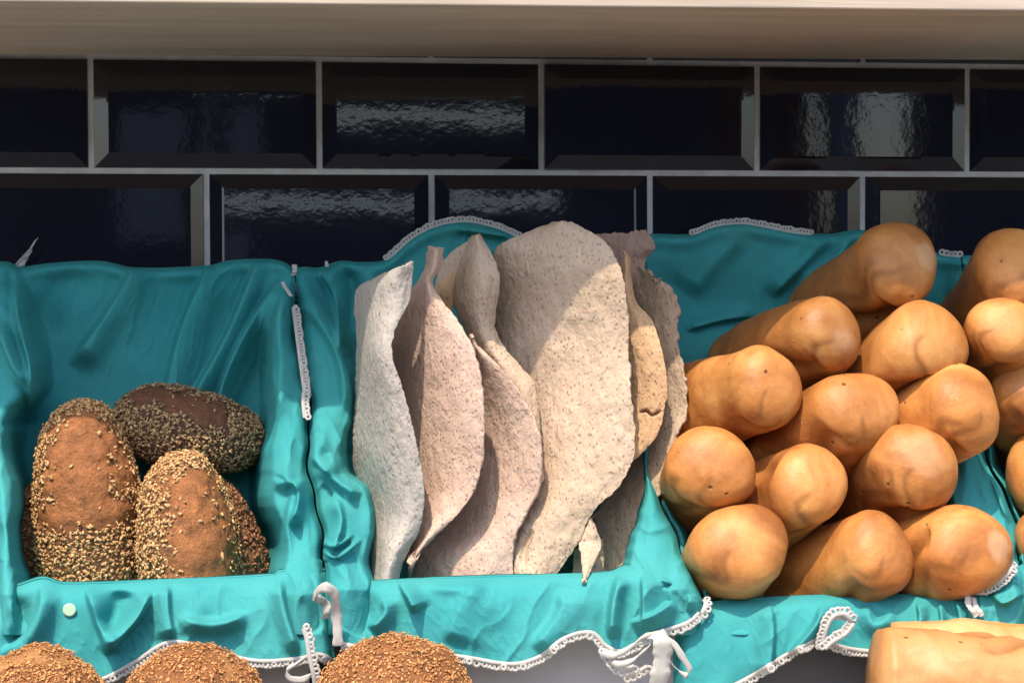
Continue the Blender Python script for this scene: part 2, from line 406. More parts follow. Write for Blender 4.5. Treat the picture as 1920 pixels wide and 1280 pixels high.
# ------------------------------------------------------------------ bins and liners
DIV = [catmull(p, 60) for p in (
    [(-30, 495), (-28, 650), (-22, 860), (-8, 1000), (-5, 1095)],
    [(549, 500), (553, 560), (564, 650), (577, 760), (582, 880), (600, 1000), (609, 1070)],
    [(1200, 437), (1212, 700), (1226, 900), (1262, 1000), (1300, 1080), (1322, 1130)],
    [(1800, 478), (1822, 700), (1848, 840), (1880, 920), (1904, 985), (1915, 1080)],
    [(2420, 478), (2440, 700), (2470, 840), (2500, 920), (2530, 985), (2545, 1080)])]
def divx(k, py): p = DIV[k]; return np.interp(py, p[:, 1], p[:, 0])+(4*np.sin(np.asarray(py)/37.)+2.5*np.sin(np.asarray(py)/13.)*(np.asarray(py) > 600))*(np.asarray(py) < 1050)
YB, YF = -.050, -.245
def rimY(py, top, bot): t = np.clip((py-top)/(bot-top), 0, 1.05); return YB+(YF-YB)*t**1.25

def lace_strip(pts, r=.0018, step=.0030, out=None, parent=None, name='lace_trim'):
    """row of little crochet rings along a 3-D polyline with a tape on the inner side"""
    P = np.array(pts, float); seg = np.linalg.norm(np.diff(P, axis=0), axis=1); s = np.concatenate([[0], np.cumsum(seg)])
    s_tot = s[-1]; n = max(3, int(s_tot/step)); t = np.linspace(0, s[-1], n)
    Q = np.stack([np.interp(t, s, P[:, k]) for k in range(3)], -1); T = np.gradient(Q, axis=0); T /= np.linalg.norm(T, axis=1)[:, None]+1e-9
    nrm = np.array([0, -1, .1]); nrm /= np.linalg.norm(nrm)
    B = np.cross(nrm, T); B /= np.linalg.norm(B, axis=1)[:, None]+1e-9
    if out is not None:
        B *= np.sign((B@np.array(out, float)))[:, None]+(np.abs(B@np.array(out, float)) < 1e-6)[:, None]
    bg_ = Bag(); na, nb = 10, 5
    A = np.linspace(0, 2*np.pi, na, endpoint=False); C = np.linspace(0, 2*np.pi, nb, endpoint=False)
    for k in range(n):
        rr = r*(1+.12*RNG.randn()); c = Q[k]+B[k]*rr*.9+nrm*RNG.uniform(0, .0006)
        a, cc = np.meshgrid(A, C, indexing='ij')
        rad = rr+.0012*np.cos(cc)
        X = c+(rad*np.cos(a))[..., None]*T[k]*1.0+(rad*np.sin(a))[..., None]*B[k]+(.0006*np.sin(cc))[..., None]*nrm
        ii, jj = np.meshgrid(np.arange(na), np.arange(nb), indexing='ij')
        fq = np.stack([ii*nb+jj, ((ii+1) % na)*nb+jj, ((ii+1) % na)*nb+(jj+1) % nb, ii*nb+(jj+1) % nb], -1).reshape(-1, 4)
        bg_.add(X.reshape(-1, 3), fq)
    # tape
    offs = [(-.0026, .0002), (-.0026, .0010), (.0006, .0010), (.0006, .0002)]
    X = np.stack([Q+B*a+nrm*c for a, c in offs], 1); f = grid_faces(n, 4, 0, True); bg_.add(X.reshape(-1, 3), f)
    V, Fc = bg_.get(); return child(name, V, Fc, M['lace'], parent)

def tape(pts, width, parent, name='ribbon', n=60, thick=.0006, tilt=None, mat='ribbon'):
    """flat ribbon. pts = (px,py,Y,angle) : angle = in-picture direction across the tape, deg; width px"""
    P = catmull(pts, n); C = at(P[:, 0], P[:, 1], P[:, 2]); sc = 1/2350.
    ang = np.radians(P[:, 3]); wv = np.stack([np.cos(ang), P[:, 4]*1.0 if P.shape[1] > 4 else 0*ang, np.sin(ang)], -1)
    wv = wv/np.linalg.norm(wv, axis=1)[:, None]*width*sc*.5
    T = np.gradient(C, axis=0); nr = np.cross(T, wv); nr /= np.linalg.norm(nr, axis=1)[:, None]+1e-9; nr *= thick*.5
    wig = 1+.10*np.sin(np.linspace(0, 17, n)+P[0, 0])+.06*np.sin(np.linspace(0, 41, n)); wv = wv*wig[:, None]; C = C+nr*(3.5*np.sin(np.linspace(0, 11, n)+P[0, 1]))[:, None]
    X = np.stack([C-wv-nr, C-wv+nr, C-wv*.3+nr, C+wv*.3+nr, C+wv+nr, C+wv-nr], 1)
    f = list(map(tuple, grid_faces(n, 6, 0, True))); f += [tuple(range(6)), tuple(range(6*n-6, 6*n))]
    return child(name, X.reshape(-1, 3), f, M[mat], parent)

SURF = {}
def liner(idx, name, label, toprim, frontrim, hem, folds, ffolds, binmat, binlabel, wl=95, wr=62, front_amp=.006, le=None, re_=None, xbot=None, fx=None, lobes=()):
    kl, kr = idx, idx+1
    tp = catmull(toprim, 300); fr = catmull(frontrim, 300); hm = catmull(hem, 400)
    yt = lambda x: np.interp(x, tp[:, 0], tp[:, 1]); yf = lambda x: np.interp(x, fr[:, 0], fr[:, 1])
    # ---- bowl
    nc, nr = 380, 280
    u = np.linspace(0, 1, nc); v = np.linspace(0, 1, nr)
    U, W = np.meshgrid(u, v)
    xt0, xt1 = divx(kl, 500.), divx(kr, 500.)
    py = None
    xtop = xt0+4+(xt1-xt0-8)*U
    ytop = yt(xtop); ybot = 1190.
    py = ytop+(ybot-ytop)*W
    xl, xr = divx(kl, py)+1, divx(kr, py)-1
    px = xl+(xr-xl)*U
    top0, bot0 = 500., float(yf((xl[-1, 0]+xr[-1, 0])/2))
    RY = rimY(py, top0, bot0)
    wob = n2(px, py, 70, 130, idx+1)
    dl, dr = px-xl, xr-px
    Lw = wl*(1+.25*wob); Rw = wr*(1+.25*wob)
    A_ = 12+0*py
    if le is not None: q_ = catmull(le, 80); A_ = np.maximum(6, np.interp(py, q_[:, 1], q_[:, 0])-xl)
    B_ = 12+0*py
    if re_ is not None: q_ = catmull(re_, 80); B_ = np.maximum(6, xr-np.interp(py, q_[:, 1], q_[:, 0]))
    A_ = A_+5*n2(px, py, 200, 28, idx+2); B_ = B_+5*n2(px, py, 200, 28, idx+6)
    kk = 22+16*(1+wob)
    sidl = 1-sstep(-.25, 1, (dl-A_)/kk)*1.0; sidr = 1-sstep(-.25, 1, (dr-B_)/kk)
    pl_, pr_ = np.clip(dl/A_, 0, 1.15), np.clip(dr/B_, 0, 1.15)
    puff = np.sin(np.pi*np.clip(pl_, 0, 1))*np.minimum(1, A_/50)*(dl < A_)+np.sin(np.pi*np.clip(pr_, 0, 1))*np.minimum(1, B_/50)*(dr < B_)
    back = YB+.012-.02*W**2
    floorY = -.21*sstep(.80, 1.0, W)
    base = back+floorY
    side = np.maximum(sidl, sidr)
    # edge roll : top of rim rounded and falling into the gap between two bins
    edge = np.exp(-(dl/6)**2)+np.exp(-(dr/6)**2)
    Y = base+(RY-base)*side-.014*puff*sstep(0, .1, W)-(.0045*crease(px, py, 44, 100, -20, 41+idx)+.004*n2(px, py, 40, 140, 40+idx, 2))*side*sstep(.03, .2, W)+.012*edge*sstep(.02, .12, W)
    Y = Y-folds_eval(px, py, folds)
    Y = Y-.0025*n2(px, py, 70, 170, 5+idx, 2)*(1-.5*edge)
    Y = Y-.0042*crease(px, py, 80, 260, 22, 5+idx)*(.5+.5*n2(px, py, 120, 120, 60+idx))-.0007*crease(px, py, 22, 80, 15, 9+idx)
    # the top hem
    Y = Y-.006*np.exp(-((py-ytop-14)/14)**2)+.010*np.exp(-((py-ytop)/5)**2)
    Y = np.minimum(Y, -.010)
    P = at(px, py, Y)
    # rolled back row over the rim
    back1 = at(px[0], py[0]+3, np.minimum(Y[0]+.006, -.012)); back2 = at(px[0], py[0]+26, np.minimum(Y[0]+.010, -.0095))
    P = np.concatenate([back2[None], back1[None], P], 0)
    B = Bag(); B.add(P.reshape(-1, 3), grid_faces(nr+2, nc)[:, ::-1])
    # ---- front flap
    x0, x1 = (hm[0, 0], hm[-1, 0]) if fx is None else fx
    nc2, nr2 = 300, 120
    U, W = np.meshgrid(np.linspace(0, 1, nc2), np.linspace(0, 1, nr2))
    rin = 14                                       # rows that go inside, behind the rim
    xr0, xr1 = fr[0, 0], fr[-1, 0]
    xx = xr0+(xr1-xr0)*U; yr = yf(xx)
    s = (np.arange(nr2)-rin)/(nr2-1-rin); S = np.broadcast_to(s[:, None], (nr2, nc2))
    hx = np.interp(np.linspace(0, 1, nc2), np.linspace(0, 1, 400), hm[:, 0]); hy = np.interp(np.linspace(0, 1, nc2), np.linspace(0, 1, 400), hm[:, 1])
    Sp = np.clip(S, 0, 1)
    px = xx+(hx-xx)*Sp; py = yr+(hy-yr)*Sp
    q = np.clip(-S/ (rin/(nr2-1-rin)), 0, 1)       # 0 at rim, 1 deep inside
    py = py+q*45
    Yf = YF-.004-.016*np.clip(1-np.exp(-Sp*6), 0, 1)-.012*Sp
    Yf = Yf+.030*np.sin(q*np.pi/2)
    rnd = np.exp(-(Sp/.06)**2); Yf = Yf+.006*rnd*(S >= 0)
    env = sstep(0, .25, Sp)
    Yf = Yf-folds_eval(px, py, ffolds)*(.25+.75*env)*(1-q)
    Yf = Yf-env*(front_amp*n2(px, py*.6, 70, 130, 20+idx, 1)+.0042*crease(px, py, 60, 150, 28, 30+idx)*(.6+.6*n2(px, py, 90, 90, 33+idx))+.0006*crease(px, py, 16, 50, -25, 36+idx))
    ed = np.exp(-((U)/.02)**2)+np.exp(-((1-U)/.02)**2)
    Yf = Yf+.02*ed
    Pf = at(px, py, Yf); SURF[idx] = (px, py, Yf); B.add(Pf.reshape(-1, 3), grid_faces(nr2, nc2)[:, ::-1])
    V, Fc = B.get()
    o = mesh_obj(name, V, Fc, M['cloth'], solid=.0009); tag(o, label, 'cloth liner', 'turquoise cotton liners draped in the bread bins')
    # lace on the hem
    lace_strip(Pf[-1][6:-6]+np.array([0, -.001, 0]), out=(0, 0, -1), parent=o)
    for (a, b_) in lobes:
        m = (tp[:, 0] >= a) & (tp[:, 0] <= b_)
        yy = np.interp(tp[m, 0], px[0], px[0])     # rim points of the lobe
        cols = np.interp(tp[m, 0], P[2, :, 0]*0+xtop[0], np.arange(nc)).astype(int)
        lace_strip(P[3][cols]+np.array([0, -.0015, .0005]), out=(0, 0, 1), parent=o)
    # ---- the bin under the cloth
    inset = 16
    Lx = [at(divx(kl, y)+inset, y, rimY(y, top0, bot0)+.004) for y in (540., 1000.)]
    e = empty(name.replace('cloth_liner', 'bread_bin') if 'liner' in name else 'bread_bin', tuple(at((xt0+xt1)/2, 900, -.15)*[1, 1, 0]+np.array([0, 0, ZC])))
    tag(e, binlabel, 'bin', 'bread bins side by side on the counter')
    def wallpoly(pts, nm, th=.004):
        """pts : list of 3-D rim points; wall drops to the counter"""
        T = np.array(pts); Bm = T.copy(); Bm[:, 2] = ZC+.0015
        nrm = np.cross(T[-1]-T[0], [0, 0, 1]); nrm /= np.linalg.norm(nrm)
        A = np.stack([T, Bm, Bm+nrm*th, T+nrm*th], 1); k = len(T)
        f = list(map(tuple, grid_faces(k, 4, 0, True)))+[(0, 1, 2, 3), tuple(range(4*k-4, 4*k))]
        return child(nm, A.reshape(-1, 3), f, M[binmat], e, smooth=False)
    bl, br = at(divx(kl, 520.)+24, 520., YB+.02), at(divx(kr, 520.)-24, 520., YB+.02)
    fl, frr = at(divx(kl, bot0)+30, bot0+14, YF+.004), at(divx(kr, bot0)-30, bot0+14, YF+.004)
    fl[2] = frr[2] = min(fl[2], frr[2])-.004
    lift = np.array([0, .006, -.03])
    wallpoly([bl+lift, br+lift], 'back_panel')
    wallpoly([fl, frr], 'front_panel')
    return o

L1 = liner(0, 'cloth_liner', 'turquoise cloth lining the leftmost bin, around the dark seeded loaves',
    [(-40, 496), (15, 490), (40, 499), (95, 493), (190, 489), (252, 501), (390, 497), (428, 488), (500, 485), (530, 491), (548, 503), (560, 506)],
    [(-20, 1097), (30, 1094), (80, 1080), (120, 1090), (330, 1083), (512, 1074), (522, 1068), (575, 1062), (612, 1066)],
    [(-30, 1300), (60, 1300), (190, 1275), (250, 1245), (320, 1205), (400, 1222), (480, 1240), (560, 1236), (600, 1228), (630, 1246)],
    [([(262, 485), (215, 570), (130, 690)], 40, 8, 0.0216), ([(402, 480), (340, 620), (300, 800)], 46, 6.5, 0.0234),
     ([(490, 470), (455, 560), (420, 640), (330, 800)], 34, 4.5, 0.0306), ([(550, 505), (500, 560), (430, 690), (390, 820)], 30, 6, 0.0216),
     ([(536, 530), (512, 640), (520, 800)], 22, 7, 0.0216), ([(30, 500), (35, 600), (60, 700), (50, 800)], 30, 8, 0.0252),
     ([(-10, 600), (25, 690), (60, 730)], 24, 4.5, 0.0252), ([(160, 500), (100, 560), (85, 640)], 30, 28, -.010),
     ([(515, 880), (560, 920), (545, 990)], 18, 6, 0.0216), ([(560, 900), (540, 960), (530, 1060)], 14, 5, 0.018),
     ([(505, 900), (550, 905), (575, 900)], 4.5, 14, 0.0144)],
    [([(80, 1085), (75, 1140), (50, 1190), (0, 1230)], 26, 6, 0.021), ([(160, 1090), (185, 1170), (210, 1230)], 22, 6, 0.021),
     ([(285, 1100), (255, 1160), (190, 1225)], 7, 16, 0.024), ([(230, 1100), (215, 1150), (190, 1180)], 26, 20, -.012),
     ([(312, 1090), (315, 1150), (325, 1200)], 6, 26, 0.015), ([(330, 1160), (400, 1170), (470, 1150)], 8, 18, 0.015),
     ([(520, 1080), (535, 1150), (560, 1230)], 7, 18, 0.018), ([(545, 1110), (585, 1150), (590, 1190)], 14, 12, -.012), ([(0, 1110), (40, 1150), (30, 1230)], 20, 20, -.010)],
    'bin_grey', 'grey bin under the turquoise cloth that holds the dark seeded loaves', wl=70, wr=75, fx=None,
    le=[(5, 490), (35, 560), (52, 640), (60, 720), (14, 790), (14, 860), (30, 920), (20, 1000), (32, 1085)],
    re_=[(538, 510), (515, 600), (517, 700), (512, 800), (503, 880), (508, 950), (535, 1010), (525, 1075)])
L2 = liner(1, 'cloth_liner', 'turquoise cloth lining the middle bin, around the standing flatbreads',
    [(545, 506), (570, 500), (600, 501), (640, 489), (680, 491), (725, 486), (780, 444), (830, 420), (885, 413), (940, 425), (985, 442), (1100, 440), (1212, 437)],
    [(600, 1074), (622, 1098), (660, 1096), (690, 1087), (930, 1077), (1140, 1070), (1175, 1058), (1230, 1062), (1280, 1100), (1325, 1132)],
    [(628, 1205), (680, 1215), (800, 1225), (870, 1233), (960, 1246), (1010, 1233), (1060, 1197), (1108, 1187), (1135, 1212), (1165, 1222), (1225, 1190), (1290, 1168), (1322, 1140)],
    [([(600, 500), (630, 560), (640, 660)], 26, 7, 0.021), ([(560, 560), (600, 600), (640, 680), (650, 780)], 26, 11, 0.021),
     ([(640, 490), (660, 540), (650, 640)], 14, 14, -.010), ([(600, 810), (590, 860), (640, 890)], 18, 7.2, 0.018),
     ([(590, 870), (640, 905), (680, 930)], 6, 14, 0.018), ([(630, 930), (640, 980), (620, 1040)], 6, 16, 0.021),
     ([(595, 1010), (625, 1025), (665, 1000)], 6, 3, 0.0135), ([(600, 1030), (630, 1045), (680, 1010)], 6, 3, 0.0135), ([(700, 500), (690, 560), (675, 640)], 8, 20, 0.012),
     ([(850, 430), (900, 436), (960, 445)], 10, 4, 0.009)],
    [([(745, 1080), (760, 1110), (780, 1150)], 22, 5, 0.021), ([(690, 1180), (720, 1150), (720, 1120)], 5, 18, 0.018),
     ([(640, 1110), (680, 1140), (660, 1190)], 26, 26, -.014), ([(900, 1090), (860, 1150), (840, 1210)], 60, 15, 0.009),
     ([(1060, 1100), (1050, 1150), (1000, 1220)], 40, 11, 0.0135), ([(1165, 1070), (1150, 1130), (1145, 1200)], 16, 7, 0.021),
     ([(1205, 1075), (1206, 1130), (1205, 1180)], 30, 3.5, 0.018), ([(1230, 1080), (1290, 1110), (1290, 1150)], 16, 5, 0.018), ([(1180, 1170), (1230, 1150), (1270, 1120)], 4.5, 18, 0.015),
     ([(780, 1090), (850, 1100), (920, 1095)], 5, 12, 0.0075)],
    'bin_grey', 'light grey bin under the turquoise cloth that holds the flatbreads', wl=120, wr=60, lobes=[(728, 980)],
    le=[(568, 500), (590, 540), (630, 600), (655, 680), (664, 760), (648, 830), (650, 885), (688, 915), (700, 990), (688, 1050), (700, 1095)],
    re_=[(1190, 440), (1195, 700), (1210, 900), (1188, 1000), (1176, 1065)])
L3 = liner(2, 'cloth_liner', 'turquoise cloth lining the right bin, around the heap of golden baguettes',
    [(1195, 440), (1240, 438), (1305, 438), (1350, 422), (1400, 416), (1440, 422), (1500, 434), (1560, 438), (1620, 431), (1680, 445), (1760, 474), (1803, 479)],
    [(1262, 1165), (1312, 1132), (1400, 1120), (1600, 1112), (1780, 1112), (1840, 1105), (1890, 1070), (1920, 1055)],
    [(1262, 1310), (1322, 1300), (1350, 1296), (1395, 1276), (1500, 1214), (1545, 1196), (1570, 1212), (1640, 1222), (1760, 1215), (1850, 1205), (1925, 1190)],
    [([(1240, 470), (1300, 560), (1400, 600), (1520, 570)], 70, 40, -.010), ([(1400, 430), (1330, 500), (1290, 560)], 20, 60, 0.012),
     ([(1560, 440), (1500, 500), (1440, 560)], 10, 24, 0.015), ([(1600, 440), (1560, 500), (1500, 540)], 6, 16, 0.012),
     ([(1280, 620), (1350, 600), (1420, 590)], 16, 5, 0.012), ([(1850, 850), (1870, 920), (1895, 985)], 16, 6.4, 0.012), ([(1240, 960), (1265, 1020), (1290, 1100)], 12, 4.8, 0.015)],
    [([(1440, 1120), (1450, 1180), (1440, 1280)], 4, 30, 0.015), ([(1545, 1130), (1530, 1170), (1480, 1230)], 14, 6, 0.018),
     ([(1620, 1130), (1640, 1170), (1680, 1150)], 8, 20, 0.012), ([(1720, 1125), (1725, 1160), (1715, 1200)], 10, 3.5, 0.015), ([(1760, 1125), (1765, 1160), (1760, 1200)], 8, 3.2, 0.012), ([(1790, 1120), (1800, 1160), (1790, 1200)], 8, 3.2, 0.0135),
     ([(1860, 1110), (1880, 1130), (1920, 1110)], 10, 4, 0.015)],
    'bin_shaded', 'grey bin, coloured dark for the shade, under the turquoise cloth that holds the baguettes', wl=70, wr=70, lobes=[(1308, 1530), (1765, 1799)],
    re_=[(1796, 478), (1805, 700), (1795, 830), (1778, 900), (1790, 1000), (1800, 1080)])
L4 = liner(3, 'cloth_liner', 'turquoise cloth at the right edge of the photo, lining the cut off fourth bin',
    [(1795, 479), (1900, 478), (2200, 480), (2420, 480)],
    [(1915, 1085), (1940, 1070), (2100, 1100), (2500, 1100)],
    [(1918, 1195), (2000, 1205), (2200, 1215), (2520, 1210)],
    [([(1830, 500), (1850, 600), (1860, 700)], 16, 6.4, 0.012)], [], 'bin_shaded', 'bin, coloured dark for the shade, at the right edge of the photo under turquoise cloth', wl=70, wr=70)

# lace edge hanging in the gap between first and second liner, and other lace seams
def lace_px(pts, parent, out, r=.0018, n=60, name='lace_trim'):
    P = catmull(pts, n); return lace_strip(at(P[:, 0], P[:, 1], P[:, 2]), r=r, step=r*1.6, out=out, parent=parent, name=name)
lace_px([(552, 575, -.086), (558, 620, -.098), (566, 680, -.115), (574, 740, -.132)], L1, (1, 0, 0), .0018)
lace_px([(572, 735, -.135), (571, 755, -.138), (574, 782, -.142)], L1, (1, 0, 0), .0019)
tape([(530, 530, -.075, 20), (537, 542, -.080, 15), (547, 556, -.084, 10)], 7, L1)
tape([(552, 497, -.062, 0), (553, 506, -.066, 0), (550, 516, -.066, 0)], 10, L1)
tape([(612, 492, -.050, 0), (614, 500, -.056, 0)], 7, L2)
# pale ribbon tip standing up at the far left
tape([(22, 500, -.030, 10), (38, 488, -.032, 20), (52, 470, -.034, 30), (70, 450, -.036, 40)], 8, L1, thick=.0008)
tape([(38, 500, -.031, 0), (46, 486, -.032, 10), (56, 470, -.033, 30)], 14, L1, thick=.0008)
# knot and lace between first and second bin, bottom
tape([(588, 1116, -.285, 90), (596, 1104, -.294, 85), (612, 1101, -.298, 80), (626, 1112, -.294, 40), (630, 1140, -.290, 5), (632, 1170, -.288, 0), (634, 1210, -.286, 0)], 17, L1, 'ribbon')
tape([(588, 1118, -.285, 90), (600, 1124, -.280, 70), (612, 1134, -.276, 20), (610, 1160, -.274, 0)], 15, L1, 'ribbon')
lace_px([(571, 1176, -.292), (578, 1196, -.293), (582, 1225, -.294), (590, 1262, -.294), (594, 1290, -.292)], L1, (1, 0, 0), .0019)
tape([(572, 1230, -.288, 60), (555, 1245, -.290, 60), (536, 1258, -.290, 80), (545, 1272, -.290, 90), (570, 1272, -.290, 80), (590, 1258, -.289, 60)], 12, L1, 'ribbon')
# bow under the second bin
BW = -.305
tape([(1230, 1186, BW-.006, 60), (1205, 1196, BW-.010, 60), (1180, 1214, BW-.010, 65), (1150, 1228, BW-.006, 75), (1128, 1222, BW, 60)], 14, L2, 'ribbon')
tape([(1228, 1196, BW-.008, 60), (1205, 1220, BW-.012, 55), (1180, 1240, BW-.010, 65), (1156, 1244, BW-.006, 80), (1142, 1232, BW, 60)], 13, L2, 'ribbon')
tape([(1228, 1188, BW-.010, 30), (1240, 1200, BW-.016, 5), (1243, 1225, BW-.016, 2), (1238, 1255, BW-.012, 0), (1230, 1300, BW-.008, 0)], 32, L2, 'ribbon')
tape([(1240, 1192, BW-.006, 60), (1262, 1205, BW-.008, 45), (1280, 1232, BW-.008, 20), (1294, 1255, BW-.008, 20), (1290, 1266, BW-.006, 80), (1270, 1256, BW-.004, 130), (1252, 1232, BW-.004, 140)], 11, L2, 'ribbon')
lace_px([(1132, 1218, BW+.004), (1150, 1245, BW), (1165, 1258, BW), (1190, 1250, BW)], L2, (0, 0, -1), .0019)
lace_px([(1175, 1268, BW+.01), (1195, 1262, BW+.008), (1215, 1250, BW+.008)], L2, (0, 0, -1), .0019)
lace_px([(1322, 1122, -.262), (1326, 1132, -.268), (1318, 1150, -.27)], L2, (1, 0, 0), .002)
# turned-up hem on the third liner
lace_px([(1538, 1212, -.292), (1548, 1175, -.296), (1562, 1152, -.298), (1585, 1148, -.298), (1597, 1165, -.297), (1585, 1185, -.296), (1560, 1200, -.295), (1545, 1214, -.294)], L3, (-.3, 0, 1), .0019)
tape([(1540, 1205, -.290, 40), (1552, 1172, -.293, 30), (1568, 1156, -.294, 80), (1588, 1160, -.293, 120)], 9, L3, 'ribbon')
lace_px([(1815, 1105, -.262), (1850, 1103, -.268), (1880, 1088, -.270), (1897, 1068, -.268), (1897, 1055, -.262)], L3, (.2, 0, -1), .0018)
tape([(1812, 1112, -.268, 0), (1818, 1135, -.276, 0), (1832, 1155, -.280, 30)], 11, L3, 'ribbon')
tape([(1822, 1118, -.268, 0), (1832, 1138, -.276, 10), (1842, 1154, -.280, 30)], 9, L3, 'ribbon')
lace_px([(1238, 942, -.165), (1252, 965, -.175), (1264, 1000, -.185)], L2, (1, 0, 0), .0018)
# sun fleck on the first liner, painted as a pale disc
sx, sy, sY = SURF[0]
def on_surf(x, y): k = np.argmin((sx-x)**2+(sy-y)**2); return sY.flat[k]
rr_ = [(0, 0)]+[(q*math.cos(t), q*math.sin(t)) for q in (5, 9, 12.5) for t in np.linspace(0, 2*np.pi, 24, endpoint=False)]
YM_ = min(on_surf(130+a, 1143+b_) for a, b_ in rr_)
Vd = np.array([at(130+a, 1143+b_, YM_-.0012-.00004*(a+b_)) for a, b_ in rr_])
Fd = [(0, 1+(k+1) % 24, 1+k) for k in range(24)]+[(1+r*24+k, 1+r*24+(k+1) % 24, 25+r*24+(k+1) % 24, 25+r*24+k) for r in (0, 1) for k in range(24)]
child('painted_sun_fleck', Vd, Fd, M['sun_fleck'], L1, solid=.0004)

# ------------------------------------------------------------------ flatbreads
def flatbread(label, left, right, mat, thick=.0028, rag=3.0, amp=.003, bulge=0.0, seed=0, nu=70, nv=200, waves=(), cap=None):
    """left/right : lists (px,py,Y) top to bottom, same parametrisation by row; bulge towards viewer in m"""
    L = catmull(left, nv); R = catmull(right, nv); u = np.linspace(0, 1, nu)[None, :, None]
    PP = L[:, None]*(1-u)+R[:, None]*u
    px, py, Y = PP[..., 0], PP[..., 1], PP[..., 2]
    U = np.broadcast_to(np.linspace(0, 1, nu)[None], px.shape); Vv = np.broadcast_to(np.linspace(0, 1, nv)[:, None], px.shape)
    Y = Y-bulge*np.sin(np.pi*U)
    e = np.minimum(np.minimum(U, 1-U)*1.0, 1)
    jit = rag*(n2(px, py, 9, 9, seed+11, 3))
    m = np.exp(-(U/.06)**2)+np.exp(-((1-U)/.06)**2); mt = np.exp(-(Vv/.03)**2)+np.exp(-((1-Vv)/.03)**2)
    px = px+jit*m; py = py+rag*n2(px, py, 8, 8, seed+17, 3)*mt*1.3
    Y = Y-amp*n2(px, py, 60, 110, seed+3, 3)-.0010*n2(px, py, 12, 22, seed+8, 2)
    for (pl, wl_, wr_, h) in waves: Y = Y-folds_eval(px, py, [(pl, wl_, wr_, h)])
    P = at(px, py, Y)
    o = mesh_obj('flatbread', P.reshape(-1, 3), grid_faces(nv, nu)[:, ::-1], M[mat], solid=thick)
    tag(o, label, 'flatbread', 'thin flatbreads standing on edge in the middle bin')
    o.modifiers['thickness'].offset = 1
    o.modifiers['thickness'].offset = -1
    return o

flatbread('floury grey flatbread, leftmost in the middle bin, with a warm right edge',
    [(700, 520, -.150), (667, 545, -.140), (668, 640, -.130), (664, 760, -.125), (660, 860, -.125), (682, 960, -.14), (694, 1030, -.18), (692, 1100, -.20)],
    [(776, 490, -.195), (768, 560, -.200), (742, 615, -.212), (734, 660, -.218), (758, 740, -.222), (778, 820, -.225), (794, 905, -.225), (789, 985, -.222), (760, 1045, -.22), (744, 1100, -.22)],
    'flat_grey', bulge=.028, seed=1)
flatbread('pink speckled flatbread curled behind the grey one, narrow rolled tip on top',
    [(802, 462, -.150), (793, 510, -.140), (745, 580, -.112), (715, 650, -.100), (715, 740, -.100), (730, 840, -.11), (755, 950, -.135), (760, 1040, -.175), (764, 1085, -.19)],
    [(832, 466, -.165), (828, 500, -.165), (812, 532, -.170), (862, 607, -.195), (886, 650, -.205), (902, 720, -.212), (907, 800, -.214), (903, 870, -.214), (880, 935, -.212), (800, 1022, -.212), (768, 1045, -.212)],
    'flat_pink', bulge=.022, seed=2)
flatbread('pinkish lens shaped flatbread, third from the left, with a dark lower left half',
    [(880, 628, -.160), (870, 700, -.130), (865, 780, -.115), (850, 860, -.11), (820, 930, -.11), (790, 1000, -.120), (762, 1042, -.15), (762, 1095, -.16)],
    [(886, 640, -.170), (916, 666, -.180), (952, 706, -.188), (984, 752, -.196), (1006, 800, -.202), (1014, 850, -.205), (1008, 918, -.206), (984, 965, -.205), (965, 1010, -.205), (962, 1095, -.205)],
    'flat_pink', bulge=.014, seed=3)
flatbread('narrow twisted flatbread with a pointed top, left of the big centre one',
    [(884, 440, -.130), (862, 490, -.128), (850, 560, -.128), (872, 620, -.130), (900, 680, -.140), (950, 760, -.155), (990, 840, -.165), (1000, 920, -.17)],
    [(900, 438, -.145), (928, 488, -.155), (937, 525, -.158), (931, 580, -.150), (928, 612, -.150), (946, 650, -.158), (978, 688, -.165), (1002, 720, -.172), (1012, 780, -.178), (1020, 900, -.185)],
    'flat_main', bulge=.016, seed=4)
flatbread('thin beige sliver of flatbread between the two pointed tips',
    [(866, 488, -.118), (843, 515, -.118), (820, 540, -.118), (822, 600, -.116)],
    [(872, 492, -.122), (860, 520, -.126), (852, 550, -.126), (838, 600, -.124)],
    'flat_warm', seed=5, nv=60, nu=24, amp=.001)
flatbread('tall flatbread tip leaning behind the pointed ones, left side in shade',
    [(898, 440, -.105), (850, 470, -.100), (826, 498, -.100), (810, 560, -.100)],
    [(902, 440, -.106), (880, 470, -.108), (868, 498, -.108), (860, 580, -.108)],
    'flat_main', seed=15, nv=60, nu=24, amp=.001)
flatbread('biggest flatbread in the centre, beige with a blunt peak and a dark hole',
    [(1040, 415, -.155), (960, 447, -.140), (926, 470, -.130), (926, 560, -.118), (930, 640, -.116), (950, 705, -.125), (975, 790, -.150), (985, 870, -.160), (975, 930, -.170), (945, 1000, -.180), (940, 1095, -.19)],
    [(1062, 413, -.165), (1095, 428, -.175), (1138, 457, -.185), (1166, 512, -.198), (1176, 580, -.200), (1178, 650, -.200), (1182, 730, -.208), (1190, 800, -.212), (1186, 862, -.214), (1160, 912, -.214), (1112, 958, -.212), (1088, 1010, -.210), (1050, 1068, -.210), (1030, 1095, -.21)],
    'flat_main', bulge=.012, seed=6, nu=140, nv=260, rag=3.5,
    waves=[([(1000, 990), (985, 1030), (982, 1070)], 5, 8, -.006)])
